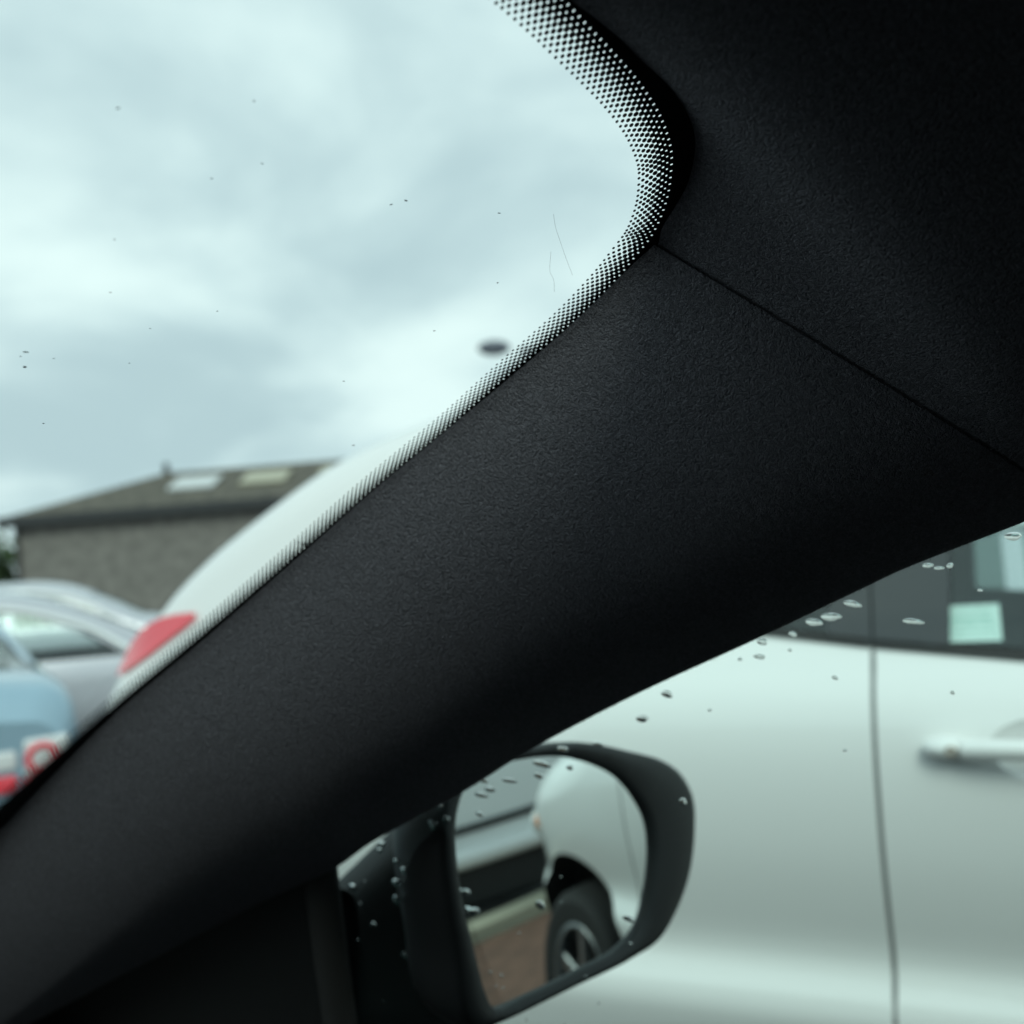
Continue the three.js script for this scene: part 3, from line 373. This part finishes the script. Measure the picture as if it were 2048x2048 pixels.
// pale blue saloon ahead, seen from behind
{
  const o = thing('blue_saloon', 'pale blue saloon showing its boot and red and white tail lamp', 'car');
  const beta = 30 * Math.PI / 180, h = V(Math.sin(beta), 0, -Math.cos(beta)), right = V(Math.cos(beta), 0, Math.sin(beta)), rear = V(3.04, 0, -3.38).addScaledVector(right, -0.80);
  o.position.copy(rear); o.rotation.y = Math.atan2(h.x, h.z);
  const p = { paint: M.blue, half: 0.87, y0: 0.2, z0: 0, z1: 4.2, belt: 0.95, tumble: 0.45, round: 0.11, crown: 0.04,
    T: table([[0, 0.84], [0.06, 0.95], [0.2, 0.995], [0.6, 1.03], [0.8, 1.06], [1.15, 1.19], [1.5, 1.32], [1.9, 1.365], [2.3, 1.34], [2.7, 1.18], [3.1, 0.97], [3.7, 0.88], [4.05, 0.76], [4.2, 0.6]]),
    W: table([[0, 0.74], [0.08, 0.81], [0.3, 0.855], [0.7, 0.87], [3.4, 0.87], [3.9, 0.8], [4.2, 0.6]]),
    D: table([[0.2, 0.1], [0.35, 0.04], [0.55, 0.005], [0.7, 0.0], [0.85, 0.012], [0.95, 0.035], [1.05, 0.04], [2, 0.04]]),
    wheels: [0.95, 3.4], archR: 0.34, wheelR: 0.3, cabinVoid: [0.75, 0.8, 2.95],
    windows: [ { xy: [[-0.74, 1.0], [0.74, 1.0], [0.69, 1.12], [0.56, 1.27], [-0.56, 1.27], [-0.69, 1.12]], z: [0.4, 1.5] }, { xy: [[-0.62, 1.0], [0.62, 1.0], [0.52, 1.27], [-0.52, 1.27]], z: [2.3, 3.2] }, { zy: [[1.25, 1.0], [2.9, 0.97], [2.4, 1.26], [1.9, 1.29], [1.5, 1.25]] } ] };
  buildCar(p, o);
  for (const s of [1, -1]) { const L = new THREE.Group(); L.name = 'tail_lamp'; o.add(L); // x mirrored: our right is the car's -x
    part('white_lens', new RoundedBoxGeometry(0.17, 0.15, 0.06, 3, 0.02).translate(-s * 0.685, 0.70, 0.018), M.lampClear, L);
    part('red_ring', new THREE.TorusGeometry(0.05, 0.013, 10, 32).translate(-s * 0.665, 0.695, -0.014), M.red, L);
    part('red_lens', new RoundedBoxGeometry(0.175, 0.055, 0.06, 3, 0.02).translate(-s * 0.68, 0.60, 0.016), M.red, L);
    part('red_lens', new RoundedBoxGeometry(0.22, 0.075, 0.05, 3, 0.02).translate(-s * 0.47, 0.61, 0.014), M.red, L);
    part('white_lens', new RoundedBoxGeometry(0.22, 0.08, 0.05, 3, 0.02).translate(-s * 0.47, 0.70, 0.014), M.lampClear, L); }
}
// silver car further off
{
  const o = thing('silver_car', 'silver car with bright window surround, side on beyond the pale blue boot', 'car');
  o.position.set(4.55, 0, -5.75); o.rotation.y = 0.927;
  const p = { paint: M.silver, half: 0.87, y0: 0.2, z0: -2.0, z1: 2.0, belt: 0.95, tumble: 0.42, round: 0.12, crown: 0.04,
    T: table([[-2.0, 0.80], [-1.85, 0.98], [-1.5, 1.18], [-1.0, 1.325], [-0.4, 1.365], [0.1, 1.325], [0.6, 1.13], [0.9, 0.98], [1.5, 0.86], [2.0, 0.62]]),
    W: table([[-2.0, 0.74], [-1.8, 0.83], [-1.4, 0.87], [1.3, 0.87], [1.8, 0.78], [2.0, 0.6]]),
    D: table([[0.2, 0.1], [0.35, 0.04], [0.6, 0.0], [0.85, 0.012], [0.95, 0.035], [1.05, 0.04], [2, 0.04]]),
    wheels: [-1.2, 1.25], archR: 0.34, wheelR: 0.3, cabinVoid: [0.75, -1.5, 0.85],
    windows: [{ zy: [[-1.45, 0.97], [-0.36, 0.96], [-0.36, 1.28], [-0.9, 1.25], [-1.25, 1.13]] }, { zy: [[-0.28, 0.96], [0.62, 0.95], [0.42, 1.09], [0.1, 1.22], [-0.28, 1.28]] }, { xy: [[-0.6, 1.0], [0.6, 1.0], [0.5, 1.24], [-0.5, 1.24]], z: [0.15, 1.1] }] };
  buildCar(p, o);
  for (const s of [1, -1]) { const a = [[-1.5, 0.975], [-1.27, 1.15], [-0.9, 1.275], [-0.35, 1.305], [0.1, 1.245], [0.44, 1.11], [0.66, 0.955]].map(([z, y]) => V(s * surfaceX(p, y, z, 0.004), y, z)); part('window_trim', new THREE.TubeGeometry(curve(a), 60, 0.02, 8), M.brightTrim, o); }
}
{ // a second silver car on the far side of the white one, glimpsed through its windows
  const o = scene.getObjectByName('silver_car').clone(); o.name = numbered('silver_car'); scene.add(o); o.position.set(5.5, 0, -0.3); o.rotation.y = Math.PI;
  tag(o, 'silver car glimpsed through the windows of the white car', 'car');
}
{ // unseen van, added on the passenger side to keep light off the headliner
  const o = thing('added_shade_van', 'added tall dark grey van, out of view, shading the cabin from the passenger side', 'van'); o.position.set(-1.95, 0, 0.6);
  const p = { half: 0.95, y0: 0.25, z0: -2.6, z1: 2.6, belt: 1.2, tumble: 0.08, round: 0.15, crown: 0.03, T: table([[-2.6, 2.0], [-2.5, 2.15], [1.2, 2.2], [1.6, 2.0], [2.0, 1.3], [2.6, 0.95]]), W: table([[-2.6, 0.88], [-2.4, 0.95], [2.2, 0.95], [2.6, 0.75]]), D: table([[0.25, 0.06], [0.5, 0.0], [1.2, 0.01], [2.3, 0.02]]) };
  part('body', outward(loftBody(p)), phys({ color: lin(0.05, 0.052, 0.056), roughness: 0.4, clearcoat: 1 }), o);
}
{
  const o = scene.getObjectByName('silver_car').clone(); o.name = numbered('silver_car'); scene.add(o); o.position.set(7.9, 0, -9.4); o.rotation.y = 0.75; o.scale.set(1, 1.09, 1.05);
  tag(o, 'lilac silver car roof showing above the nearer silver car, before the brick building', 'car');
}
// white van behind us, seen only in the door mirror
{
  const o = thing('white_van', 'white van parked behind, reflected in the door mirror', 'van');
  o.position.set(3.2, 0, 5.75); o.rotation.y = 0.2;
  const p = { paint: M.white, half: 0.95, y0: 0.36, z0: -2.3, z1: 2.4, belt: 1.2, tumble: 0.16, round: 0.14, crown: 0.03,
    T: table([[-2.3, 1.55], [-2.2, 1.63], [0.9, 1.65], [1.3, 1.55], [1.75, 1.2], [2.2, 1.0], [2.4, 0.8]]), W: table([[-2.3, 0.88], [-2.2, 0.94], [1.9, 0.95], [2.3, 0.8], [2.4, 0.7]]),
    D: table([[0.36, 0.06], [0.5, 0.01], [0.7, 0], [1.2, 0.01], [2, 0.02]]), wheels: [-1.5, 1.6], archR: 0.37, wheelR: 0.33, cabinVoid: [0.55, -2.15, 1.6],
    windows: [{ xy: [[-0.7, 1.0], [0.7, 1.0], [0.65, 1.45], [-0.65, 1.45]], z: [1.0, 2.0] }] };
  buildCar(p, o);
  for (const s of [1, -1]) part('tail_lamp', new RoundedBoxGeometry(0.12, 0.16, 0.06, 3, 0.02).translate(s * 0.81, 0.96, -2.31), M.red, o), part('tail_lamp', new RoundedBoxGeometry(0.10, 0.07, 0.05, 3, 0.02).translate(s * 0.80, 0.335, -2.33), M.red, o);
  part('bumper', new RoundedBoxGeometry(1.86, 0.10, 0.16, 3, 0.04).translate(0, 0.43, -2.34), M.white, o);
  part('tailgate_dark_strip', new RoundedBoxGeometry(1.2, 0.05, 0.03, 2, 0.01).translate(0, 0.60, -2.305), M.trimBlack, o);  // raised black strip drawn as the dark line across the tailgate
  part('under_guard', new RoundedBoxGeometry(1.7, 0.26, 0.3, 3, 0.04).translate(0, 0.24, -2.16), M.trimBlack, o);
}
{ // paving and kerb between the bays behind, seen in the mirror
  const n = createNoise2D(rng(15)), t = dataTexture(256, 256, (i, j) => { const v = 1 + 0.12 * n(i / 20, j / 20) + 0.12 * n(i / 4, j / 4); return [0.40 * v, 0.29 * v, 0.24 * v]; }, { srgb: true });
  structure('paving', new THREE.BoxGeometry(3.6, 0.03, 1.35).translate(2.6, 0.016, 2.45), std({ map: t, roughness: 0.85 }));
  structure('kerb', new THREE.BoxGeometry(4.2, 0.10, 0.22).translate(2.7, 0.05, 3.27), std({ color: lin(0.40, 0.37, 0.28), roughness: 0.9 }));
}
// ---------------------------------------------------------------- building behind the car park
{
  const o = thing('brick_building', 'low brown brick building with dark slate roof and skylights', 'building');
  const r = V(0.4425, 0, 0.8968), f = V(0.8968, 0, -0.4425), c = V(21.9, 0, -28.2); // facade runs along r, depth along f
  o.position.copy(c); o.rotation.y = Math.atan2(-r.z, r.x); // local +x = r, local -z = f
  const n = createNoise2D(rng(8));
  const brick = dataTexture(256, 256, (i, j) => { const v = 0.50 + 0.05 * n(i / 30, j / 30) + 0.05 * n(i / 3, j / 2); return [v * 0.93, v * 0.90, v * 0.86]; }, { srgb: true });
  brick.repeat.set(7, 1);
  const slate = dataTexture(256, 256, (i, j) => { const v = 0.30 + 0.08 * n(i / 22, j / 14) + 0.04 * n(i / 5, j / 5); return [v * 1.06, v, v * 0.88]; }, { srgb: true });
  const L = 26, dep = 8, E = 4.0, R = 5.55, hip = 3.6;
  part('wall', new THREE.BoxGeometry(L, E, dep).translate(L / 2, E / 2, -dep / 2), std({ map: brick, roughness: 0.95 }), o);
  const q = [[-0.3, E, 0.3], [L + 0.3, E, 0.3], [L + 0.3, E, -dep - 0.3], [-0.3, E, -dep - 0.3], [hip, R, -dep / 2], [L - hip, R, -dep / 2]], tri = [0, 1, 5, 0, 5, 4, 1, 2, 5, 2, 3, 4, 2, 4, 5, 3, 0, 4], pos = [], uv = [];
  tri.forEach((k) => { pos.push(...q[k]); uv.push(q[k][0] / 4, q[k][1] + q[k][2] / 4); });
  const g = new THREE.BufferGeometry(); g.setAttribute('position', new THREE.Float32BufferAttribute(pos, 3)); g.setAttribute('uv', new THREE.Float32BufferAttribute(uv, 2)); g.computeVertexNormals();
  const roof = part('roof', g, std({ map: slate, roughness: 0.8 }), o);
  part('fascia', new THREE.BoxGeometry(L + 0.7, 0.32, 0.14).translate(L / 2, E - 0.13, 0.32), std({ color: lin(0.03, 0.032, 0.034), roughness: 0.7 }), roof);
  part('drainpipe', new THREE.CylinderGeometry(0.06, 0.06, E, 10).translate(0.15, E / 2 - 0.1, 0.12), std({ color: lin(0.03, 0.03, 0.03), roughness: 0.6 }), o);
  const sl = Math.atan2(R - E, dep / 2 + 0.3);
  for (const [x, w, col] of [[5.2, 1.5, [0.52, 0.54, 0.54]], [7.6, 1.5, [0.34, 0.32, 0.22]], [10.2, 1.5, [0.34, 0.32, 0.22]]]) part('skylight', new THREE.BoxGeometry(w, 0.08, 1.5).rotateX(sl).translate(x, lerp(E, R, 0.56) + 0.06, lerp(0.3, -dep / 2, 0.56)), std({ color: lin(...col), roughness: 0.3 }), roof);
  part('roof_vent', new THREE.CylinderGeometry(0.1, 0.12, 0.5, 10).translate(hip, R + 0.1, -dep / 2), std({ color: lin(0.05, 0.05, 0.05), roughness: 0.8 }), roof);
}
{ // street lamp whose head shows past the pillar
  const o = thing('street_lamp', 'dark street lamp head standing against the cloudy sky beyond the white car', 'street lamp'); o.position.set(20.55, 0, -8.45);
  part('post', new THREE.CylinderGeometry(0.06, 0.1, 5.9, 12).translate(0, 2.95, 0), M.lampMetal, o);
  part('arm', new THREE.TubeGeometry(curve([V(0, 5.6, 0), V(-0.12, 5.86, -0.2), V(-0.5, 5.98, -0.72)]), 20, 0.05, 8), M.lampMetal, o);
  const head = new THREE.SphereGeometry(1, 20, 14).scale(0.17, 0.17, 0.36); head.rotateY(0.61).translate(-0.82, 6.06, -1.2); part('lantern', head, M.lampMetal, o);
}
{ // tree past the end of the building
  const o = thing('tree', 'green tree beyond the end of the brick building', 'tree'); o.position.set(25.46, 0, -34.74);
  const r = rng(21); part('trunk', new THREE.CylinderGeometry(0.12, 0.22, 2.4, 10).translate(0, 1.2, 0), std({ color: lin(0.08, 0.06, 0.045), roughness: 0.95 }), o);
  const leaf = []; for (let i = 0; i < 2600; i++) { const u = V(r() * 2 - 1, r() * 2 - 1, r() * 2 - 1); if (u.length() > 1) continue; const s = 0.10 + 0.12 * r(), l = 0.8 + 0.35 * Math.sin(u.x * 5 + u.y * 7); leaf.push(new THREE.PlaneGeometry(s, s * 1.6).rotateX(r() * 6).rotateY(r() * 6).translate(u.x * 1.9 * l, 2.7 + u.y * 1.5 * l, u.z * 1.9 * l)); }
  part('crown', mergeGeometries(leaf), std({ color: lin(0.05, 0.09, 0.03), roughness: 0.8, side: THREE.DoubleSide }), o);
}
renderer.render(scene, camera);
